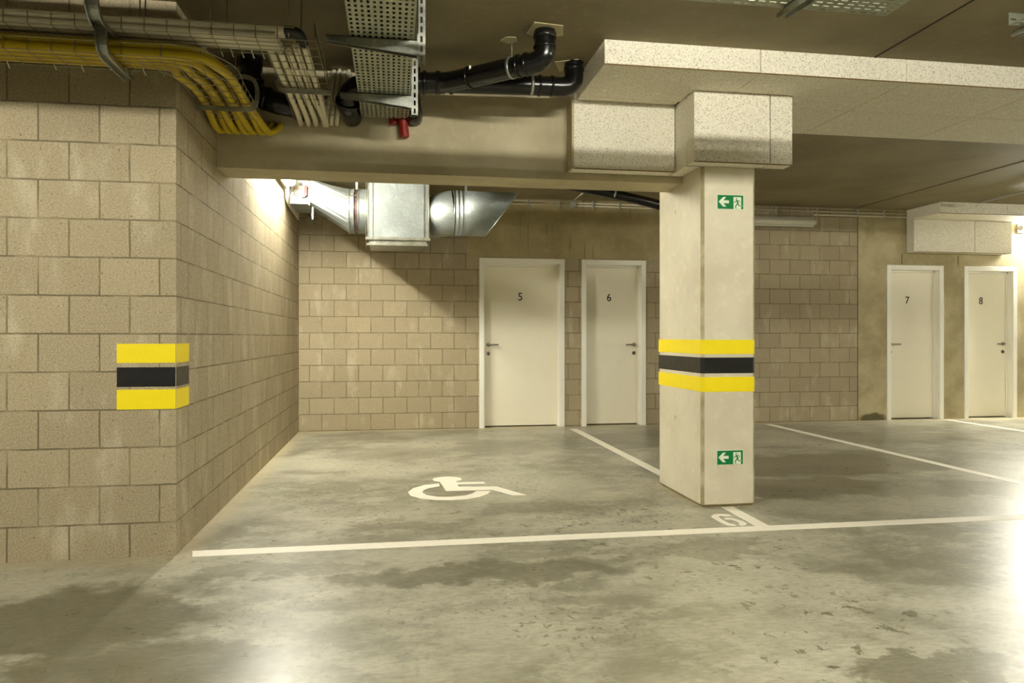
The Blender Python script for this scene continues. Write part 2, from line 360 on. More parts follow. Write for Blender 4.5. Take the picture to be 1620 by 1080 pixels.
# ------------------------------------------------------------------ concrete beam and pillar
o = struct('concrete_beam', BX(SX, 2.052, 5.0, 5.32, 2.25, ZC), M['beam'])
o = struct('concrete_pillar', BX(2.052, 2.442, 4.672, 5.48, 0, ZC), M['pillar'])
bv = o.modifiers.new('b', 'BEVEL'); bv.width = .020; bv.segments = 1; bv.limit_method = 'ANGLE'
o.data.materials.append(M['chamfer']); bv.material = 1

for z in (.56, 2.07):
    link('tie_hole', TB([(2.0525, 5.14, z), (2.0505, 5.14, z)], .013, 14), M['chamfer'], o)
# warning stripes
def stripes(x0, x1, y0, y1, corner, zs, label, inv):
    t = thing('warning_stripes', label, 'warning marking', ((x0 + x1) / 2, min(y0, y1), zs[0][0]))
    for (a, b, m, nm) in zs:
        bm = bmesh.new(); c_ = .0205 if inv else .0; e = .0005 if inv else .0012
        if inv:      # pillar: wraps left face, chamfer and front face
            path = [(x0 - e, y1), (x0 - e, y0 + c_), (x0 + c_, y0 - e), (x1 + e - c_, y0 - e), (x1 + e, y0 + c_), (x1 + e, y1)]
        else:        # block corner: front face then side face
            path = [(x0, y0 - e), (x1 - .004, y0 - e), (x1 + e, y0 + .004), (x1 + e, y1)]
        for i in range(len(path) - 1):
            (ax, ay), (bx, by) = path[i], path[i + 1]
            bm.faces.new([bm.verts.new(p) for p in ((ax, ay, a), (bx, by, a), (bx, by, b), (ax, ay, b))])
        bmesh.ops.remove_doubles(bm, verts=bm.verts, dist=1e-5)
        o = link(nm, bm, m, t); md = o.modifiers.new('s', 'SOLIDIFY'); md.thickness = .001; md.offset = 1
stripes(2.052, 2.442, 4.672, 5.48, 0, [(.780, .880, M['yellow'], 'yellow_stripe'), (.905, 1.012, M['black'], 'black_stripe'), (1.035, 1.132, M['yellow'], 'yellow_stripe')],
        'yellow and black warning stripes painted around the concrete pillar', True)
stripes(-1.421, SX, YF, 4.345, 0, [(.772, .875, M['yellow'], 'yellow_stripe'), (.890, .992, M['black'], 'black_stripe'), (1.015, 1.115, M['yellow'], 'yellow_stripe')],
        'yellow and black warning stripes painted around the block wall corner', False)

# emergency exit signs on the pillar
def exit_sign(x0, z0, label):
    W, H_ = .192, .1; y = 4.672
    t = thing('exit_sign', label, 'sign', (x0 + W / 2, y, z0), 'exit signs on the pillar')
    link('sign_board', BX(x0, x0 + W, y - .004, y, z0, z0 + H_), M['signwhite'], t)
    def q(px, py, L=0): return (x0 + (px - 330) / 920 * W, y - .0042 - L, z0 + H_ - (py - 268) / 520 * H_)
    def P(name, polys, m, L, th=.0006):
        bm = bmesh.new()
        for pl in polys: poly(bm, [q(*p, L) for p in pl], (0, -1, 0), th)
        return link(name, bm, m, t)
    P('green_field', [[(345, 285), (1232, 285), (1232, 772), (345, 772)]], M['green'], 0)
    P('arrow', [[(384, 518), (540, 355), (636, 355), (545, 470), (736, 470), (736, 572), (545, 572), (645, 692), (530, 692)]], M['signwhite'], .0007)
    P('doorway', [[(893, 345), (1160, 345), (1160, 772), (893, 772)]], M['signwhite'], .0007)
    head = [(993 + 26 * math.cos(a * PI / 6), 408 + 26 * math.sin(a * PI / 6)) for a in range(12)]
    def limb(pts, w0, w1):
        L_ = []; R_ = []
        for i, (a, b) in enumerate(pts):
            p0 = pts[max(0, i - 1)]; p1 = pts[min(len(pts) - 1, i + 1)]; dx, dy = p1[0] - p0[0], p1[1] - p0[1]; l = math.hypot(dx, dy)
            w_ = w0 + (w1 - w0) * i / (len(pts) - 1); L_.append((a - dy / l * w_, b + dx / l * w_)); R_.append((a + dy / l * w_, b - dx / l * w_))
        return L_ + R_[::-1]
    P('running_figure', [head], M['green'], .0014)
    P('running_figure', [[(975, 455), (1035, 450), (1070, 560), (1040, 590), (1000, 520)]], M['green'], .0014)
    P('running_figure', [limb([(985, 470), (940, 530), (893, 528)], 13, 10)], M['green'], .0016)
    P('running_figure', [limb([(1025, 462), (1085, 465), (1120, 535)], 13, 10)], M['green'], .0018)
    P('running_figure', [limb([(1045, 560), (1000, 610), (955, 700), (985, 752)], 20, 12)], M['green'], .0016)
    P('running_figure', [limb([(1050, 555), (1070, 645), (1165, 650)], 20, 12)], M['green'], .0018)
    # foot kicks out over the green field in white
    P('raised_foot', [limb([(1162, 632), (1205, 668)], 8, 5)], M['signwhite'], .0016)
exit_sign(2.160, 2.014, 'green exit sign with arrow and running figure near the top of the pillar')
exit_sign(2.158, .285, 'green exit sign with arrow and running figure low on the pillar near the floor')

# ------------------------------------------------------------------ floor markings
def paint(name, polys, label, cat='floor marking', z=.0012, group=None):
    bm = bmesh.new()
    for i, pl in enumerate(polys): poly(bm, [(p[0], p[1], .0002) for p in pl], (0, 0, 1), z + i * .00015)
    return tag(link(name, bm, M['white']), label, cat, group)
paint('bay_line', [[(-1.065, 4.165), (-1.037, 4.055), (12.9, 4.055), (12.9, 4.165)]], 'long white line along the front ends of the parking bays')
paint('bay_line', [[(2.175, 4.166), (2.262, 4.166), (2.275, 4.67), (2.19, 4.67)]], 'short white line from pillar foot to the long front line', z=.0011)
paint('bay_line', [[(2.18, 5.482), (2.275, 5.482), (2.275, 8.96), (2.18, 8.96)]], 'white line running from behind the pillar towards doors 5 and 6')
paint('bay_line', [[(4.83, 4.167), (4.925, 4.167), (4.93, 9.02), (4.835, 9.02)]], 'white line ending at the block wall right of the pillar')
paint('bay_line', [[(7.54, 4.167), (7.635, 4.167), (7.66, 9.12), (7.565, 9.12)]], 'white line ending between doors 7 and 8')
six = []
six = [[(2.151, 4.424), (2.147, 4.46), (2.12, 4.485), (2.086, 4.493), (2.052, 4.483), (2.017, 4.446), (2.006, 4.414), (2.002, 4.327), (2.005, 4.26), (2.013, 4.213), (2.033, 4.19), (2.066, 4.185), (2.067, 4.223), (2.05, 4.252), (2.045, 4.305), (2.048, 4.365), (2.054, 4.419), (2.077, 4.44), (2.103, 4.415)],
       [(2.068, 4.376), (2.096, 4.386), (2.125, 4.374), (2.142, 4.337), (2.155, 4.294), (2.157, 4.25), (2.149, 4.225), (2.126, 4.194), (2.092, 4.181), (2.093, 4.226), (2.113, 4.246), (2.115, 4.282), (2.106, 4.329), (2.094, 4.343), (2.069, 4.337)]]
paint('bay_number', six, 'white stencilled number 6 on the floor in front of the pillar')
wh = [(.357, 5.773), (.238, 5.733), (.149, 5.623), (.108, 5.493), (.124, 5.361), (.192, 5.258), (.294, 5.193), (.407, 5.167), (.514, 5.182), (.61, 5.24), (.686, 5.338), (.718, 5.43),
      (.612, 5.448), (.579, 5.373), (.517, 5.306), (.416, 5.28), (.318, 5.296), (.241, 5.367), (.212, 5.459), (.227, 5.546), (.271, 5.613), (.352, 5.662)]
hd = [(.431 + .118 * math.cos(a * PI / 12), 5.934 + .112 * math.sin(a * PI / 12)) for a in range(24)]
to = [(.366, 5.84), (.494, 5.84), (.496, 5.80), (.713, 5.785), (.71, 5.705), (.495, 5.715), (.496, 5.625), (.784, 5.59), (.959, 5.251), (.857, 5.25), (.739, 5.47), (.391, 5.483)]
paint('wheelchair_symbol', [wh, hd, to], 'white wheelchair symbol painted on the floor of the bay')

# ------------------------------------------------------------------ insulation boards
G1 = 'insulation boards under the ceiling slab'
def board(a, label, group, m='insul', fix=True, under=True):
    x0, x1, y0, y1, z0, z1 = a; g = .0025
    bm = BX(x0 + g, x1 - g, y0 + g, y1 - g, z0, z1)
    t = thing('insulation_board', label, 'insulation board', ((x0 + x1) / 2, (y0 + y1) / 2, z0), group)
    link('board', bm, M[m], t, bevel=.003)
    if y0 < 4.9 and y0 != 4.8 or y0 > 8.5: link('edge_strip', BX(x0 + g, x1 - g, y0 + g - .0012, y0 + g + .004, z0 - .001, z0 + .005), M['edge'], t)
    if fix:
        n = 0
        if under:
            for fx in (.13, .5, .87):
                for fy in (.3, .75):
                    px, py = x0 + (x1 - x0) * fx, y0 + (y1 - y0) * fy
                    link('fixing_cap', TB([(px, py, z0 - .002), (px, py, z0 + .004)], .017, 14), M['cap'], t)
        else:
            for fx in (.2, .85):
                px = x0 + (x1 - x0) * fx
                link('fixing_cap', TB([(px, y0 - .001, z0 + .1), (px, y0 + .006, z0 + .1)], .014, 14), M['cap'], t)
    return t
nm = ['first', 'second', 'third', 'fourth', 'fifth', 'sixth', 'seventh', 'eighth', 'ninth', 'tenth', 'eleventh', 'twelfth']
ZI = 2.768
for i in range(6):
    a = 1.235 + i * .995; b = a + .995
    board((a, b, 4.2, 4.8, ZI, ZC - .0005), '%s board from the left in the front row of insulation under the ceiling' % nm[i], G1)
for i in range(6):
    a = 1.235 + i * .995; b = a + .995
    if i == 0: 
        board((a, 1.945, 4.8, 4.868, ZI, ZC - .0005), 'narrow insulation strip in the ceiling corner over the wrapped beam', G1, fix=False)
        continue
    if i == 1: a = 2.645
    board((a, b, 4.8, 5.4, ZI, ZC - .0005), '%s board from the left in the back row of insulation under the ceiling' % nm[i - 1], G1, fix=i > 1)
G2 = 'insulation boards around the beam and pillar head'
board((1.215, 1.943, 4.870, 4.998, 2.30, ZC - .0006), 'left insulation board on the front face of the beam', G2, under=False)
board((1.945, 2.482, 4.55, 4.671, 2.30, ZI - .0005), 'wide insulation board on the front of the pillar head', G2, under=False)
board((2.484, 2.645, 4.55, 4.671, 2.30, ZI - .0005), 'narrow insulation board at the right edge of the pillar head front', G2, fix=False)
board((1.945, 2.050, 4.673, 4.998, 2.30, ZI - .0005), 'insulation board on the left side of the pillar head', G2, fix=False)
G3 = 'insulation boards above doors 7 and 8'
for i in range(5):
    a = 7.05 + i * .995
    board((a, a + .995, 8.55, 9.198, ZI, ZC - .0005), '%s board from the left on the ceiling above doors 7 and 8' % nm[i], G3, fix=i < 3)
board((7.05, 7.995, 9.045, 9.198, 2.32, ZI - .0005), 'long lower insulation board on the wall above door 7', G3, under=False)
board((7.997, 8.585, 9.045, 9.198, 2.32, ZI - .0005), 'short lower insulation board on the wall above door 8', G3, under=False)
# brown timber battens showing at the board edges
for (a, lab) in (((1.2, 1.215, 4.86, 4.999, 2.30, ZI - .002), 'thin pale batten at the left end of the beam insulation'),):
    tag(link('edge_batten', BX(*a), M['plaster']), lab, 'batten')

# ------------------------------------------------------------------ lamps
def batten(name, c, axis, L, em, label, wall=None, lit=True, r=.03, group=None):
    # c = centre of the tube; housing above it (wall=None) or behind it (wall = vector to wall)
    c = Vector(c); ax = Vector((1, 0, 0)) if axis == 'x' else Vector((0, 1, 0)); n = Vector(wall) if wall else Vector((0, 0, 1))
    t = thing(name, label, 'lamp', tuple(c), group)
    e = ax * (L / 2)
    bm = bmesh.new(); tube(bm, [c - e * .985, c - e * .97, c + e * .97, c + e * .985], r, 20, rf=lambda i: r * (.8 if i in (0, 3) else 1)); link('diffuser' if lit else 'diffuser', bm, em, t)
    s = ax.cross(n); hw, hd = r * (1.5 if wall else 1.0), .018
    q = c + n * (r * .92); bm = bmesh.new()
    for sg in (0,):
        vs = [bm.verts.new(q + e * a + s * hw * b + n * hd * d) for a in (-1, 1) for b in (-1, 1) for d in (0, 1)]
        bmesh.ops.convex_hull(bm, input=vs)
    link('housing', bm, M['lampbody'], t)
    for sg in (-1, 1):
        link('end_cap', TB([c + e * .985 * sg, c + e * (1.0) * sg], r * 1.03, 20), M['lampbody'], t)
    return t
zt_ = ZC - .03 * .92 - .018 - .001
batten('tube_lamp', (1.4, 1.32, zt_), 'x', 1.5, M['em_a'], 'lit tube lamp on the ceiling of the driving lane ahead of the pillar', group='driving lane lamps')
batten('tube_lamp', (-2.85, 1.32, zt_), 'x', 1.5, M['em_a'], 'unseen tube lamp added over the driving lane to light the left wall', group='driving lane lamps')  # unseen lamp, added to brighten the left block wall
batten('tube_lamp', (7.2, 1.32, zt_), 'x', 1.5, M['em_a'], 'lit tube lamp on the ceiling of the driving lane to the right', group='driving lane lamps')
batten('tube_lamp', (11.3, 1.32, zt_), 'x', 1.5, M['em_a'], 'lit tube lamp on the ceiling of the driving lane far right', group='driving lane lamps')
for k, x in enumerate((3.2, 7.6)):
    batten('tube_lamp', (x, -2.8, zt_), 'x', 1.5, M['em_r'], '%s lit tube lamp from the left behind the driving lane' % nm[k], group='rear lamps')
batten('tube_lamp', (SX + .085, 7.1, 2.76), 'y', 1.58, M['em_b'], 'lit white tube lamp high on the side wall beside the air duct', wall=(-1, 0, 0), r=.042)
batten('tube_lamp', (9.55, 9.13, 2.70), 'x', 1.5, M['em_f'], 'lit white tube lamp on the wall right of door 8 insulation', wall=(0, 1, 0), r=.042)
batten('tube_lamp', (4.86, 9.09, 2.695), 'x', 1.5, M['diff'], 'unlit white tube lamp on the block wall behind the pillar', wall=(0, 1, 0), r=.04)
bm = bmesh.new()
for x in (4.4, 5.3): box(bm, x - .02, x + .02, 9.14, 9.2, 2.68, 2.71)
for o in COL.objects:
    if o.get('label', '').startswith('unlit white tube'): link('wall_bracket', bm, M['galv'], o); break

# ------------------------------------------------------------------ perforated cable trays
def perforated(bm, x0, x1, y0, y1, z, pu, pv, hu, hv, along='y'):
    # rectangular plate with slots, cells pu x pv, slots hu x hv
    nu = max(1, round((x1 - x0) / pu)); nv = max(1, round((y1 - y0) / pv)); du = (x1 - x0) / nu; dv = (y1 - y0) / nv
    us = [x0]; vs_ = [y0]
    for i in range(nu): us += [x0 + (i + .5) * du - hu / 2, x0 + (i + .5) * du + hu / 2]
    us.append(x1)
    for j in range(nv): vs_ += [y0 + (j + .5) * dv - hv / 2, y0 + (j + .5) * dv + hv / 2]
    vs_.append(y1)
    G = [[bm.verts.new((u, v, z)) for v in vs_] for u in us]
    for i in range(len(us) - 1):
        for j in range(len(vs_) - 1):
            if i % 2 == 1 and j % 2 == 1: continue
            bm.faces.new((G[i][j], G[i + 1][j], G[i + 1][j + 1], G[i][j + 1]))
def solid(o, t=.0015):
    md = o.modifiers.new('s', 'SOLIDIFY'); md.thickness = t; md.offset = 1; return o
def side_plate(bm, x, y0, y1, z0, z1, axis='y', p=.05, h=.03, hz=.008):
    # vertical plate with a row of slots; built flat then turned
    sub = bmesh.new(); perforated(sub, y0, y1, z0, z1, 0, p, z1 - z0, h, hz)
    for v in sub.verts:
        a, b = v.co.x, v.co.y
        v.co = Vector((x, a, b)) if axis == 'y' else Vector((a, x, b))
    me = bpy.data.meshes.new('tmp'); sub.to_mesh(me); sub.free(); bm.from_mesh(me); bpy.data.meshes.remove(me)
ZT = 2.6
t = thing('perforated_cable_tray', 'perforated metal cable tray running towards the beam left of the black pipes', 'cable tray', (-.05, 3.6, ZT))
bm = bmesh.new(); perforated(bm, -.205, .1, 1.3, 4.93, ZT, .0277, .0465, .0125, .024); solid(link('tray_floor', bm, M['tray'], t))
bm = bmesh.new(); side_plate(bm, -.205, 1.3, 4.93, ZT, ZT + .06); solid(link('tray_side', bm, M['tray'], t))
bm = bmesh.new(); side_plate(bm, .1, 1.3, 4.93, ZT, ZT + .06); solid(link('tray_side', bm, M['tray'], t))
rn = random.Random(11); q = 0
for lay in range(6):
    for c in range(6 - (lay > 2)):
        x = -.18 + .0485 * c + (.024 if lay % 2 else 0); z = ZT + .025 + lay * .0458
        if x > .085: continue
        q += 1; pts = [(x + rn.uniform(-.004, .004), y, z + rn.uniform(-.003, .003)) for y in (1.32, 2.2, 3.1, 4.0, 4.75)] + [(x, 4.9, z)]
        tag(link('power_cable', TB(smooth_path(pts, 2), .0225, 8), M['rubber']), 'black power cable lying among others in the perforated tray', 'cable', 'black power cables in the perforated tray')
def cantilever(x_post, y, lab, post_top=ZC, post_bot=2.49, xl=-.33, g='cable tray hangers'):
    t = thing('tray_hanger', lab, 'bracket', (x_post, y, post_bot), g)
    # slotted channel post
    w_, d_ = .034, .03; bm = bmesh.new(); sub = bmesh.new()
    perforated(sub, x_post - w_ / 2, x_post + w_ / 2, post_bot, post_top, 0, w_, .048, .012, .030)
    for v in sub.verts: v.co = Vector((v.co.x, y - d_ / 2, v.co.y))
    me = bpy.data.meshes.new('tmp'); sub.to_mesh(me); sub.free(); bm.from_mesh(me); bpy.data.meshes.remove(me)
    for xx in (x_post - w_ / 2, x_post + w_ / 2):
        bm.faces.new([bm.verts.new(p) for p in ((xx, y - d_ / 2, post_bot), (xx, y + d_ / 2, post_bot), (xx, y + d_ / 2, post_top), (xx, y - d_ / 2, post_top))])
    o = link('post', bm, M['galv'], t); solid(o, .002)
    # tapering arm with a turned-out top flange
    bm = bmesh.new(); xr = x_post - w_ / 2
    yf = y - .02
    poly(bm, [(xr, yf, ZT - .001), (xl, yf, ZT - .001), (xl, yf, ZT - .026), (xr, yf, ZT - .075)], (0, 1, 0), .003)
    poly(bm, [(xr, yf + .04, ZT - .001), (xl, yf + .04, ZT - .001), (xl, yf + .04, ZT - .026), (xr, yf + .04, ZT - .075)], (0, 1, 0), .003)
    box(bm, xl, xr, yf, yf + .043, ZT - .004, ZT - .001)
    box(bm, xr - .004, xr, yf - .004, yf + .047, ZT - .08, ZT + .03)
    link('arm', bm, M['galv'], t)
    for zz in (ZT - .055, ZT + .012): link('bolt', TB([(xr - .012, y, zz), (xr - .004, y, zz)], .009, 6), M['steel'], t)
cantilever(.137, 3.63, 'nearer slotted post and arm carrying the perforated cable tray', xl=-.32)
cantilever(.128, 4.46, 'slotted post and arm at the beam end of the cable tray', post_bot=2.485, xl=-.31)
cantilever(.137, 2.75, 'slotted post and arm of the cable tray nearest the lane', xl=-.32)

def xtray(x0, x1, lab, y0=2.70, y1=3.0):
    t = thing('perforated_cable_tray', lab, 'cable tray', ((x0 + x1) / 2, (y0 + y1) / 2, ZT))
    bm = bmesh.new(); perforated(bm, x0, x1, y0, y1, ZT + .001, .05, .03, .03, .010); solid(link('tray_floor', bm, M['tray'], t))
    for y in (y0, y1):
        bm = bmesh.new(); side_plate(bm, y, x0, x1, ZT + .001, ZT + .06, 'x'); solid(link('tray_side', bm, M['tray'], t))
xtray(.25, 2.2, 'perforated metal cable tray crossing above the driving lane with a free end')
xtray(-4.9, -.25, 'unseen perforated tray added left over the driving lane to block light, full of cables')  # unseen tray, added with its cable load to shade the upper wall
for lay in range(6):
    for c in range(6 - (lay > 3)):
        y = 2.728 + .0485 * c + (.024 if lay % 2 else 0); z = ZT + .025 + lay * .0458
        if y > 2.985: continue
        tag(link('power_cable', TB([(-4.88, y, z), (-3.0, y, z + .002), (-1.2, y, z), (-.27, y, z)], .0225, 8), M['rubber']), 'unseen black cable added to block light, stacked in the left crossing tray', 'cable', 'added light-blocking cables in the left crossing tray')  # added stack, piled high to block lamp light above the tray
xtray(2.83, 7.0, 'perforated metal cable tray crossing above the driving lane at the far right')
def ybracket(x, lab):
    t = thing('tray_hanger', lab, 'bracket', (x, 2.85, ZT - .05), 'cable tray hangers')
    bm = bmesh.new()
    for dx in (0, .04): poly(bm, [(x + dx, 2.58, ZT - .001), (x + dx, 3.06, ZT - .001), (x + dx, 3.06, ZT - .022), (x + dx, 2.58, ZT - .07)], (1, 0, 0), .003)
    box(bm, x, x + .043, 2.58, 3.06, ZT - .004, ZT - .001); link('arm', bm, M['galv'], t)
    link('post', BX(x, x + .04, 2.54, 2.58, ZT - .1, ZC), M['galv'], t)
ybracket(1.70, 'bracket arm under the lane cable tray above the pillar')
ybracket(2.90, 'bracket arm under the lane cable tray at top right')

# ------------------------------------------------------------------ wire mesh baskets with conduits
def wires_along(bm, path_fn, offs, r=.0022):
    for (u, v) in offs: tube(bm, path_fn(u, v), r, 4, phase=PI / 4)
Y0, Y1 = 3.66, 3.86
def basket_x(name, lab, x0, x1, z, rim=.06, rods=True):
    bm = bmesh.new()
    for y in [Y0 + (Y1 - Y0) * k / 4 for k in range(5)]: tube(bm, [(x0, y, z), (x1, y, z)], .0022, 4)
    for y in (Y0, Y1):
        for dz in (rim,): tube(bm, [(x0, y, z + dz), (x1, y, z + dz)], .0026, 4)
    x = x0 + .05
    while x < x1:
        tube(bm, [(x, Y0, z + rim), (x, Y0, z), (x, Y1, z), (x, Y1, z + rim)], .0022, 4); x += .1
    return bm
XA = -3.6
t = thing('wire_cable_basket', 'upper wire mesh basket holding the white conduits along the block wall', 'cable basket', (-2, Y0, 2.58))
ZW = 2.583
link('mesh', basket_x('a', '', XA, -.47, ZW), M['wire'], t)
# its second leg turns towards the beam
bm = bmesh.new(); XB0, XB1 = -.63, -.37
for k in range(6):
    x = XB0 + (XB1 - XB0) * k / 5; tube(bm, [(x, Y0 if k > 2 else Y1, ZW), (x + .005, 4.6, ZW - .005), (x + .0, 4.88, ZW - .02)], .0022, 4)
for x in (XB1,):
    tube(bm, [(x, 3.62, ZW + .07), (x, 4.6, ZW + .06), (x, 4.88, ZW + .04)], .0028, 4)
tube(bm, [(XB1, 3.62, ZW), (XB1, 3.62, ZW + .07)], .0028, 4)
y = Y0
while y < 4.88:
    tube(bm, [(XB0 if y > Y1 else -.5, y, ZW), (XB1, y, ZW), (XB1, y, ZW + .062)], .0022, 4); y += .1
link('mesh', bm, M['wire'], t)
t = thing('wire_cable_basket', 'lower wire mesh basket holding the yellow conduits below the white ones', 'cable basket', (-2, Y0, 2.46))
ZY = 2.462
link('mesh', basket_x('b', '', XA, -1.18, ZY), M['wire'], t)
bm = bmesh.new(); XC0, XC1 = -1.08, -.80
for k in range(6):
    f = k / 5; x = XC0 + (XC1 - XC0) * f; ys = Y1 - (Y1 - Y0) * f
    tube(bm, smooth_path([(-1.2, ys, ZY), (-1.12 + .16 * f, ys + .01, ZY), (x, ys + .16 + .06 * f, ZY), (x, 4.2, ZY), (x, 4.62, ZY)], 4), .0022, 4)
x1p = smooth_path([(-1.2, Y0, ZY + .06), (-.96, Y0 + .01, ZY + .06), (XC1, Y0 + .22, ZY + .06), (XC1, 4.2, ZY + .06), (XC1, 4.62, ZY + .06)], 4); tube(bm, x1p, .0026, 4)
for p in x1p[2::3]: tube(bm, [p, (p.x, p.y, ZY)], .0022, 4)
y = Y1 + .06
while y < 4.62:
    tube(bm, [(XC0, y, ZY), (XC1, y, ZY), (XC1, y, ZY + .06)], .0022, 4); y += .1
for k in range(5): tube(bm, [(-1.15 + .06 * k, Y0 + .01 + .02 * k, ZY), (-1.13 + .05 * k, Y1 + .05, ZY)], .0022, 4)
link('mesh', bm, M['wire'], t)

GW = 'white conduits in the upper basket'
rw = .0165
for k in range(5):      # bottom layer, turns to dark elbows then the beam
    yy = Y0 + .022 + k * .037
    bm = TB([(XA, yy, ZW + .02), (-2.2, yy, ZW + .02), (-.56 + .004 * k, yy, ZW + .02)], rw, 12)
    t = tag(link('white_conduit', bm, M['pvcw']), '%s white conduit from the lane side in the bottom of the upper basket' % nm[k], 'conduit', GW)
for k in range(2):
    yy = Y0 + .03 + k * .045
    tag(link('white_conduit', TB([(XA, yy, ZW + .056), (-.52, yy, ZW + .056)], .0195, 12), M['pvcw']), ['thick white conduit on top at the lane side of the upper basket', 'thick white conduit on top at the middle of the upper basket'][k], 'conduit', GW)
for k in range(2):
    yy = Y0 + .03 + k * .045
    tag(link('elbow_fitting', TB(smooth_path([(-.521, yy, ZW + .056), (-.47, yy, ZW + .054), (-.445, yy + .03, ZW + .045), (-.44, yy + .06, ZW + .03)], 5), .021, 12), M['rubber']), ['black elbow at the end of the thick white conduit nearest the lane', 'black elbow at the end of the thick white conduit behind it'][k], 'pipe fitting', 'black elbows')
for k in range(5):      # leg towards the beam
    x = -.612 + k * .044; xe = x + [.0, .005, .01, .02, -.01][k]
    y0_ = Y1 - .005 + (0 if k < 3 else -.07)
    pts = smooth_path([(x, y0_, ZW + .018), (x, 4.2, ZW + .018), (x + .004, 4.6, ZW + .014), (xe + .01, 4.86, ZW - .008), (xe + .012, 4.995, ZW - .03)], 3)
    tag(link('white_conduit', TB(pts, rw + .001, 12), M['pvcw']), '%s white conduit from the left running from the basket bend to the beam' % nm[k], 'conduit', 'white conduits entering the beam')
for k in range(3):
    x = -.428 + k * .034
    pts = smooth_path([(x + .05, 4.99, 2.9 - .0 * k), (x + .042, 4.93, 2.88), (x + .03, 4.9, 2.75), (x, 4.92, 2.6), (x - .01, 4.99, 2.56)], 4)
    tag(link('white_conduit', TB(pts, .0145, 10), M['pvcw']), '%s upright white conduit from the left standing against the beam' % nm[k], 'conduit', 'upright white conduits')
for k in range(2):
    x = -.33 + k * .05
    pts = [(x - .02 + .01 * k, 4.96, 2.915), (x + .03, 4.93, 2.8 - .02 * k), (x + .07, 4.95, 2.72)]
    tag(link('white_conduit', TB(smooth_path(pts, 3), .012, 8), M['pvcw']), ['left short white conduit stub above the large black elbow', 'right short white conduit stub above the large black elbow'][k], 'conduit', 'short conduit stubs')

GY = 'yellow conduits in the lower basket'
ry = .0215
rnd = random.Random(3)
for k in range(7):
    lay = 0 if k < 4 else 1; q = k if k < 4 else k - 4 + .4
    f = (3 - q) / 3 if lay == 0 else (2.9 - q) / 3
    f = max(-.02, min(1.0, f))                   # 1 = outermost (lane side)
    ys = Y1 - .025 - (Y1 - Y0 - .05) * f; zz = ZY + .024 + lay * .043
    idx = [0, 2, 4, 6, 1, 3, 5][k]                # landing order at the beam, right to left
    xt = XC1 - .02 - .045 * idx * .92 - (0 if lay == 0 else .0)
    xe = -.80 - .049 * idx
    xc = XC1 - .025 - (XC1 - XC0 - .05) * (1 - f)
    pts = smooth_path([(XA, ys, zz), (-2.4, ys, zz), (-1.45, ys, zz), (-1.22, ys, zz), (-1.08 + .15 * f, ys + .02, zz), (xc - .03, ys + .12 + .03 * f, zz), (xc, ys + .3, zz),
                       (xc, 4.35, zz), ((xc + xe) / 2, 4.6, zz - .01), (xe, 4.8, ZY + .005 + .02 * lay), (xe + .015, 4.89, ZY + .0), (xe + .05, 4.95, ZY + .035), (xe + .07, 4.996, ZY + .08)], 4)
    tag(link('yellow_conduit', TB(pts, ry, 12), M['pvcy']), 'yellow conduit in the lower basket landing %s from the right at the beam' % nm[idx], 'conduit', GY)
# conduit ties: small pale tails under the yellow basket
def tie(x, y, z, lab):
    tag(link('cable_tie', TB(smooth_path([(x, y, z + .03), (x + .01, y - .004, z), (x + .018, y, z - .022)], 3), .0028, 5), M['signwhite']), lab, 'cable tie', 'cable ties on the baskets')
for k, (x, y) in enumerate(((-1.95, 3.84), (-1.83, 3.85), (-1.62, 3.84), (-1.5, 3.85), (-1.36, 3.8), (-1.3, 3.85), (-1.22, 3.85))):
    tie(x, y, ZY - .003, '%s cable tie tail from the left hanging under the yellow conduits' % nm[k])
for k in range(6): tie(-.86 + .05 * k, 3.865, ZW - .004, '%s cable tie tail from the left under the end of the white conduits' % nm[k])

# curved steel bracket carrying both baskets
def flat_channel(bm, pts, w_, d_, side):      # U channel swept along a path, side = width direction
    s = Vector(side); P = [Vector(p) for p in pts]; rings = []
    for i, p in enumerate(P):
        tt = (P[min(i + 1, len(P) - 1)] - P[max(i - 1, 0)]).normalized(); n = tt.cross(s).normalized()
        rings.append([bm.verts.new(p + s * a + n * b) for (a, b) in ((-w_ / 2, d_), (-w_ / 2, 0), (w_ / 2, 0), (w_ / 2, d_), (w_ / 2 - .006, d_), (w_ / 2 - .003, .003), (-w_ / 2 + .003, .003), (-w_ / 2 + .006, d_))])
    for i in range(len(rings) - 1):
        for k in range(8): bm.faces.new((rings[i][k], rings[i][(k + 1) % 8], rings[i + 1][(k + 1) % 8], rings[i + 1][k]))
    bm.faces.new(rings[0]); bm.faces.new(rings[-1][::-1])
t = thing('basket_hanger', 'curved steel channel hanging from the ceiling and carrying both wire baskets', 'bracket', (-1.31, 3.6, 2.45))
bm = bmesh.new(); xb = -1.315
flat_channel(bm, smooth_path([(xb, 3.5, ZC), (xb, 3.5, 2.74), (xb, 3.505, 2.64), (xb, 3.55, 2.582), (xb, 3.66, ZW - .006), (xb, 3.93, ZW - .006)], 5), .056, .026, (1, 0, 0)); link('upper_channel', bm, M['galv'], t)
bm = bmesh.new(); flat_channel(bm, smooth_path([(xb + .005, 3.60, ZW - .012), (xb + .005, 3.60, 2.51), (xb + .005, 3.62, 2.468), (xb + .005, 3.68, ZY - .006), (xb + .005, 3.95, ZY - .006)], 4), .048, .024, (1, 0, 0)); link('lower_channel', bm, M['galv'], t)
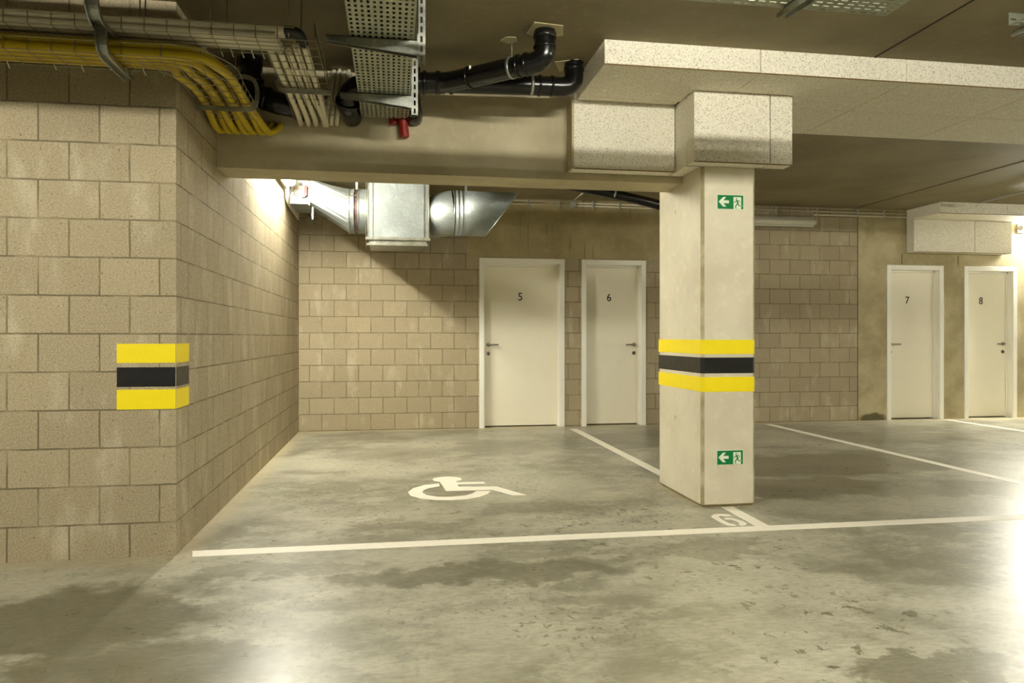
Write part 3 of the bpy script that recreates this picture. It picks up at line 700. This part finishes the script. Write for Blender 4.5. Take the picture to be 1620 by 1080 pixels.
def cbracket(lab, x_open, x_back, y, z0, z1, lx=None):
    t = thing('basket_hanger', lab, 'bracket', (x_back, y, z0), 'rounded steel hangers')
    sg = 1 if x_back > x_open else -1; r = .055
    pts = [(x_open, y, z0), (x_back - sg * r, y, z0), (x_back - sg * r * .25, y, z0 + r * .3), (x_back, y, z0 + r), (x_back, y, z1 - r), (x_back - sg * r * .3, y, z1 - r * .25), (x_back - sg * r, y, z1), (lx if lx else x_back - sg * .12, y, z1)]
    bm = bmesh.new(); flat_channel(bm, smooth_path(pts, 4), .03, .018 * -sg, (0, 1, 0)); link('channel', bm, M['galv'], t)
    link('suspension_rod', TB([(x_back - sg * .11, y, z1), (x_back - sg * .11, y, ZC)], .004, 6), M['wire'], t)
cbracket('rounded steel hanger around the yellow conduits before the beam', -1.09, -.772, 4.35, ZY - .012, ZY + .155)
cbracket('rounded steel hanger around the white conduits before the beam', -.35, -.655, 4.35, ZW - .012, ZW + .09, -.60)
for k, (x, y) in enumerate(((-1.20, 3.76), (-1.175, 3.76), (-.86, 3.68), (-.81, 3.80), (-.50, 3.68), (-.455, 3.8))):
    tag(link('threaded_rod', TB([(x, y, ZW + .02), (x, y, ZC)], .0035, 6), M['wire']), '%s threaded rod from the left holding the wire baskets to the ceiling' % nm[k], 'rod', 'threaded rods')

# ------------------------------------------------------------------ black drain pipes
def pipe(lab, segs, R_, collars=(), clamps=(), labels=(), n=6, straps=()):
    p0 = segs[0]; t = thing('drain_pipe', lab, 'pipe', p0)
    bm = TB(smooth_path(segs, n), R_, 24); link('pipe', bm, M['pvcb'], t)
    for (a, b, rr) in collars: link('collar', TB([a, b], rr, 24), M['pvcb'], t)
    for (c, d) in clamps:
        c = Vector(c); d = Vector(d).normalized(); o = link('clamp', TB([c - d * .009, c + d * .009], R_ + .004, 24), M['galv'], t)
        top = c + Vector((0, 0, R_)); link('rod', TB([top, (top.x, top.y, ZC)], .004, 6), M['wire'], o)
    for (c, d, s) in straps: pass
    return t
R1 = .061
tA = pipe('black drain pipe dropping from the ceiling hole nearer the lane and sloping left',
     [(.862, 4.14, ZC), (.862, 4.14, 2.86), (.862, 4.14, 2.80), (.85, 4.15, 2.757), (.80, 4.18, 2.738), (.72, 4.24, 2.735), (.42, 4.50, 2.735), (.30, 4.58, 2.735), (.2, 4.6, 2.735)], R1, n=7,
     collars=[((.862, 4.14, 2.895), (.862, 4.14, 2.865), .067), ((.862, 4.14, 2.825), (.862, 4.14, 2.81), .067), ((.775, 4.197, 2.737), (.76, 4.207, 2.737), .067), ((.735, 4.228, 2.736), (.72, 4.24, 2.736), .067), ((.47, 4.457, 2.735), (.455, 4.47, 2.735), .067)],
     clamps=[((.69, 4.266, 2.736), (-.3, .26, 0))])
link('label_sticker', BX(.452, .462, 4.40, 4.41, 2.74, 2.785), M['signwhite'], tA)
pipe('black drain pipe dropping from the ceiling hole beside the insulation and running left',
     [(1.15, 4.6, ZC), (1.15, 4.6, 2.86), (1.148, 4.6, 2.81), (1.125, 4.6, 2.77), (1.07, 4.6, 2.758), (.98, 4.6, 2.756), (.5, 4.6, 2.745), (.23, 4.6, 2.737)], R1, n=7,
     collars=[((1.15, 4.6, 2.885), (1.15, 4.6, 2.86), .066), ((1.01, 4.6, 2.757), (.995, 4.6, 2.757), .067), ((.93, 4.6, 2.756), (.915, 4.6, 2.756), .067), ((.37, 4.6, 2.74), (.35, 4.6, 2.74), .069)],
     clamps=[((.87, 4.6, 2.754), (1, 0, 0))])
tC = pipe('black main drain pipe behind the perforated tray curving down into the beam',
     [(.32, 4.6, 2.738), (.1, 4.62, 2.735), (-.1, 4.66, 2.735), (-.2, 4.70, 2.73), (-.27, 4.76, 2.70), (-.292, 4.80, 2.65), (-.28, 4.88, 2.62), (-.27, 5.0, 2.615)], .066, n=7,
     collars=[((.29, 4.6, 2.738), (.262, 4.6, 2.738), .073), ((.205, 4.605, 2.737), (.185, 4.607, 2.737), .073), ((-.285, 4.79, 2.66), (-.29, 4.81, 2.645), .078)])
pipe('black elbow pipe entering the beam to the right of the tray end', [(.12, 4.86, ZC), (.12, 4.86, 2.72), (.125, 4.87, 2.66), (.135, 4.92, 2.635), (.14, 5.0, 2.63)], .058, n=6)
pipe('black drain stack between the yellow and white conduits bending into the beam',
     [(-.885, 4.84, ZC), (-.885, 4.84, 2.80), (-.875, 4.84, 2.73), (-.83, 4.84, 2.675), (-.74, 4.84, 2.64), (-.66, 4.86, 2.63), (-.61, 4.92, 2.635), (-.60, 5.0, 2.64)], .07, n=6,
     collars=[((-.885, 4.84, 2.78), (-.884, 4.84, 2.755), .078), ((-.81, 4.84, 2.668), (-.785, 4.84, 2.657), .077)])
pipe('black drain pipe under the ceiling sloping down behind the pillar', [(1.4, 7.55, 2.80), (1.85, 7.6, 2.765), (2.5, 7.7, 2.68), (2.95, 7.75, 2.60), (3.05, 7.76, 2.56), (3.1, 7.76, 2.46), (3.1, 7.76, 2.2), (3.1, 7.76, 0)], .054, n=5,
     clamps=[((2.36, 7.68, 2.705), (1, .12, -.16))])
# sealing plaster round the ceiling holes
def patch(cx, cy, r, seed, lab, ex=None):
    rn = random.Random(seed); n = ex or 9
    pts = [(cx + r * (.82 + .35 * rn.random()) * math.cos(2 * PI * k / n + .3), cy + r * (.82 + .35 * rn.random()) * math.sin(2 * PI * k / n + .3), ZC - .004) for k in range(n)]
    bm = bmesh.new(); poly(bm, pts, (0, 0, 1), .0035); tag(link('plaster_patch', bm, M['plaster']), lab, 'plaster patch', 'plaster patches')
patch(.87, 4.15, .13, 4, 'pale plaster patch around the pipe hole nearer the lane', 5)
patch(1.12, 4.63, .12, 8, 'pale plaster patch around the pipe hole beside the insulation', 4)
patch(.68, 4.30, .05, 5, 'small pale plaster spot around the pipe clamp rod', 5)

# red corrugated sleeves
for (x, z0, z1, r, lab) in ((.058, 2.485, 2.66, .034, 'long red corrugated sleeve hanging in front of the beam'), (-.012, 2.57, 2.66, .03, 'short red corrugated sleeve stub under the tray end')):
    n = 22; pts = [(x + .018 * (1 - i / n), 4.955 if r > .031 else 4.965, z0 + (z1 - z0) * i / n) for i in range(n + 1)]
    tag(link('corrugated_sleeve', TB(pts, r, 14, rf=lambda i, r=r: r if i % 2 else r * .86), M['red']), lab, 'sleeve', 'red sleeves')

# ------------------------------------------------------------------ air duct in the bay
YD = 8.32
t = thing('air_duct', 'galvanised air duct with round and square sections under the ceiling of the bay', 'air duct', (.1, YD, 2.2))
link('rectangular_section', BX(-1.085, -.885, 8.10, 8.70, 2.575, 2.865), M['galvd'], t)
link('joint_flange', BX(-.892, -.882, 8.085, 8.715, 2.56, 2.88), M['galv'], t)
# square-to-round transition
bm = bmesh.new(); n = 32; cz = 2.545; rr = .243
A, B = [], []
for k in range(n):
    a = 2 * PI * (k + .5) / n; ca, sa = math.cos(a), math.sin(a); m_ = max(abs(ca), abs(sa))
    A.append(bm.verts.new((-.884, 8.40 + .298 * ca / m_, 2.72 + .143 * sa / m_))); B.append(bm.verts.new((-.475, YD + rr * ca, cz + rr * sa)))
for k in range(n): bm.faces.new((A[k], A[(k + 1) % n], B[(k + 1) % n], B[k]))
link('transition', bm, M['galvd'], t)
link('round_collar', TB([(-.478, YD, cz), (-.42, YD, cz)], .243, 40, False), M['galvd'], t)
n = 9; link('flexible_sleeve', TB([(-.422 + .006 * i, YD, cz) for i in range(n)], .236, 40, False, rf=lambda i: .236 - .006 * (i % 2)), M['tape'], t)
link('round_collar', TB([(-.374, YD, cz), (-.25, YD, cz)], .243, 40, False), M['galvd'], t)
for x in (-.475, -.424, -.374): link('ring', TB([(x - .004, YD, cz), (x + .004, YD, cz)], .249, 40), M['galv'], t)
yb0, yb1 = 8.02, 8.66
bx = link('filter_box', BX(-.268, .378, yb0, yb1, 2.225, 2.875), M['galvd'], t, bevel=.004)
for x in (-.272, -.225, .325, .372): link('box_edge', BX(x, x + .010, yb0 - .006, yb0, 2.22, 2.88), M['galv'], t)
for (za, zb_, x0, x1) in ((2.195, 2.225, -.292, .398), (2.135, 2.155, -.28, .37)):
    bm = bmesh.new(); box(bm, x0, x1, yb0 - .03, yb0 + .01, za, zb_); link('bottom_rail', bm, M['galv'], t)
link('box_base', BX(-.255, .36, yb0 + .0, yb1 - .02, 2.15, 2.20), M['galv'], t)
bm = bmesh.new()
for x in (-.285, .385): tube(bm, [(x, yb0 - .015, 2.12), (x, yb0 - .015, ZC)], .005, 6)
link('suspension_rod', bm, M['wire'], t)
link('rating_plate', BX(-.20, -.15, yb0 - .002, yb0, 2.815, 2.845), M['signwhite'], bx)
link('rating_print', BX(-.185, -.170, yb0 - .003, yb0 - .002, 2.820, 2.835), M['ink'], bx)
# segmented bend, then straight with a slanted mouth
n = 6; P0 = []
rD = .248
for i, (x, y) in enumerate(((.378, 8.34), (.43, 8.34), (.475, 8.325), (.53, 8.25), (.575, 8.18), (.61, 8.152), (.655, 8.15))): P0.append((x, y, 2.50 + .0042 * i))
link('segmented_bend', TB(P0, .238, 40, False, rf=lambda i: .228 + .0034 * i), M['galvd'], t)
yd2 = 8.15; cz2 = 2.525
for x in (.655, .70, .745): link('ring', TB([(x - .004, yd2, cz2), (x + .004, yd2, cz2)], rD + .006, 40), M['galv'], t)
bm = bmesh.new(); n = 44; A = []; B = []; Bi = []
for k in range(n):
    a = 2 * PI * k / n; c_, s_ = math.cos(a), math.sin(a)
    A.append(bm.verts.new((.655, yd2 + rD * c_, cz2 + rD * s_))); xe = 1.205 + .19 * s_
    B.append(bm.verts.new((xe, yd2 + rD * c_, cz2 + rD * s_)))
for k in range(n):
    f = bm.faces.new((A[k], A[(k + 1) % n], B[(k + 1) % n], B[k])); f.smooth = True
o = link('slanted_outlet', bm, M['galvd'], t); md = o.modifiers.new('s', 'SOLIDIFY'); md.thickness = .003; md.offset = -1
bm = bmesh.new(); tube(bm, [(1.205 + .19 * math.sin(a), yd2 + rD * math.cos(a), cz2 + rD * math.sin(a)) for a in [2 * PI * k / 44 for k in range(45)]], .004, 6, False); link('outlet_rim', bm, M['galv'], t)
for x in (.80, -.40):
    yy, zz, r_ = (yd2, cz2, rD + .002) if x > 0 else (YD, cz, .245)
    link('hanging_strap', BX(x - .012, x + .012, yy - .002, yy + .002, zz + r_, ZC), M['galv'], t)
bm = TB(smooth_path([(-.47, 8.06, 2.68), (-.43, 8.04, 2.665), (-.39, 8.02, 2.67), (-.34, 8.0, 2.72), (-.30, 8.0, 2.755), (-.268, 8.03, 2.765)], 5), .0045, 6); link('earth_cable', bm, M['rubber'], t)
# fire damper actuator on the rectangular end
a = thing('damper_actuator', 'grey and red damper motor with cables on the end of the duct', 'motor', (-.98, 8.08, 2.66))
link('motor_body', BX(-1.045, -.925, 8.05, 8.098, 2.665, 2.765), M['motor'], a, bevel=.008)
link('red_cover', BX(-.924, -.905, 8.045, 8.098, 2.655, 2.765), M['redm'], a, bevel=.004, label='red plastic cover')
link('shaft_clamp', BX(-.99, -.96, 8.06, 8.098, 2.766, 2.795), M['rubber'], a, bevel=.004)
bm = bmesh.new()
poly(bm, [(-1.04, 8.055, 2.664), (-.91, 8.055, 2.664), (-.93, 8.055, 2.645), (-.965, 8.055, 2.635), (-1.0, 8.055, 2.655)], (0, 1, 0), .03); link('base_plate', bm, M['galv'], a)
for (x, z) in ((-1.03, 2.725), (-.975, 2.72)): link('screw', TB([(x, 8.05, z), (x, 8.044, z)], .006, 10), M['redm'], a)
for pts in ([(-1.035, 8.05, 2.665), (-1.05, 8.03, 2.65), (-1.07, 8.03, 2.63)], [(-.905, 8.06, 2.73), (-.87, 8.03, 2.76), (-.89, 8.03, 2.81), (-.98, 8.05, 2.82), (-1.06, 8.03, 2.76), (-1.085, 8.04, 2.68)]):
    link('cable', TB(smooth_path(pts, 5), .0035, 6), M['rubber'], a)

# conduits and junction boxes
def cond(pts, r, lab, m='pvcw', g=None): tag(link('wall_conduit', TB(smooth_path(pts, 4) if len(pts) > 2 else pts, r, 8), M[m]), lab, 'conduit', g)
GC = 'conduits on the back wall'
cond([(1.0, 9.182, 2.886), (2.25, 9.182, 2.886)], .0085, 'upper grey conduit on the lintel wall left of the junction box', g=GC)
cond([(1.0, 9.182, 2.840), (2.25, 9.182, 2.840)], .0085, 'lower grey conduit on the lintel wall left of the junction box', g=GC)
cond([(2.32, 9.182, 2.872), (7.05, 9.182, 2.857)], .0085, 'upper grey conduit running right from the junction box to the insulation', g=GC)
cond([(2.32, 9.182, 2.84), (4.3, 9.182, 2.825)], .0085, 'lower grey conduit between the junction box and the pillar', g=GC)
cond([(5.65, 9.182, 2.812), (7.05, 9.182, 2.812)], .0085, 'lower grey conduit running right of the unlit tube lamp', g=GC)
cond([(2.285, 9.11, 2.905), (2.285, 8.2, 2.905)], .0085, 'white conduit on the ceiling above the junction box')
cond([(7.40, 8.25, 2.87), (7.36, 7.65, 2.87), (7.2, 5.9, 2.87)], .016, 'grey pipe under the ceiling in front of the far insulation', 'grey')
b = tag(link('junction_box', BX(2.246, 2.322, 9.16, 9.2, 2.815, 2.89), M['grey'], bevel=.004), 'small square grey junction box high on the wall between doors 5 and 6', 'junction box')
for k, x in enumerate((1.7, 2.1, 2.55, 2.9, 3.35, 5.1, 5.7, 6.3, 6.7)):
    tag(link('conduit_clip', BX(x - .01, x + .01, 9.168, 9.2, 2.80, 2.90), M['grey'], bevel=.002), '%s small grey clip from the left holding conduits on the back wall' % nm[k], 'clip', 'conduit clips')
for k in range(3):
    z = 2.62 - .03 * k
    cond([(SX + .05 - .012 * k, 7.93, 2.74 - .02 * k), (SX + .045 - .01 * k, 8.0, z + .03), (SX + .03, 8.25, z - .01), (SX + .025, 8.95, z - .02)], .011, ['top', 'middle', 'bottom'][k] + ' white conduit curving from the lit lamp along the side wall', g='side wall conduits')
tag(link('junction_box', TB([(SX + .13, 9.13, 2.56), (SX + .13, 9.2, 2.56)], .045, 16), M['grey']), 'round grey box under the end of the air duct by the side wall', 'junction box')
tag(link('duct_bracket', BX(-.87, -.855, 8.2, 8.24, 2.43, 2.575), M['galv']), 'small steel bracket below the duct corner', 'bracket')

for o in list(bpy.data.objects):
    if '_w' in o: del o['_w']
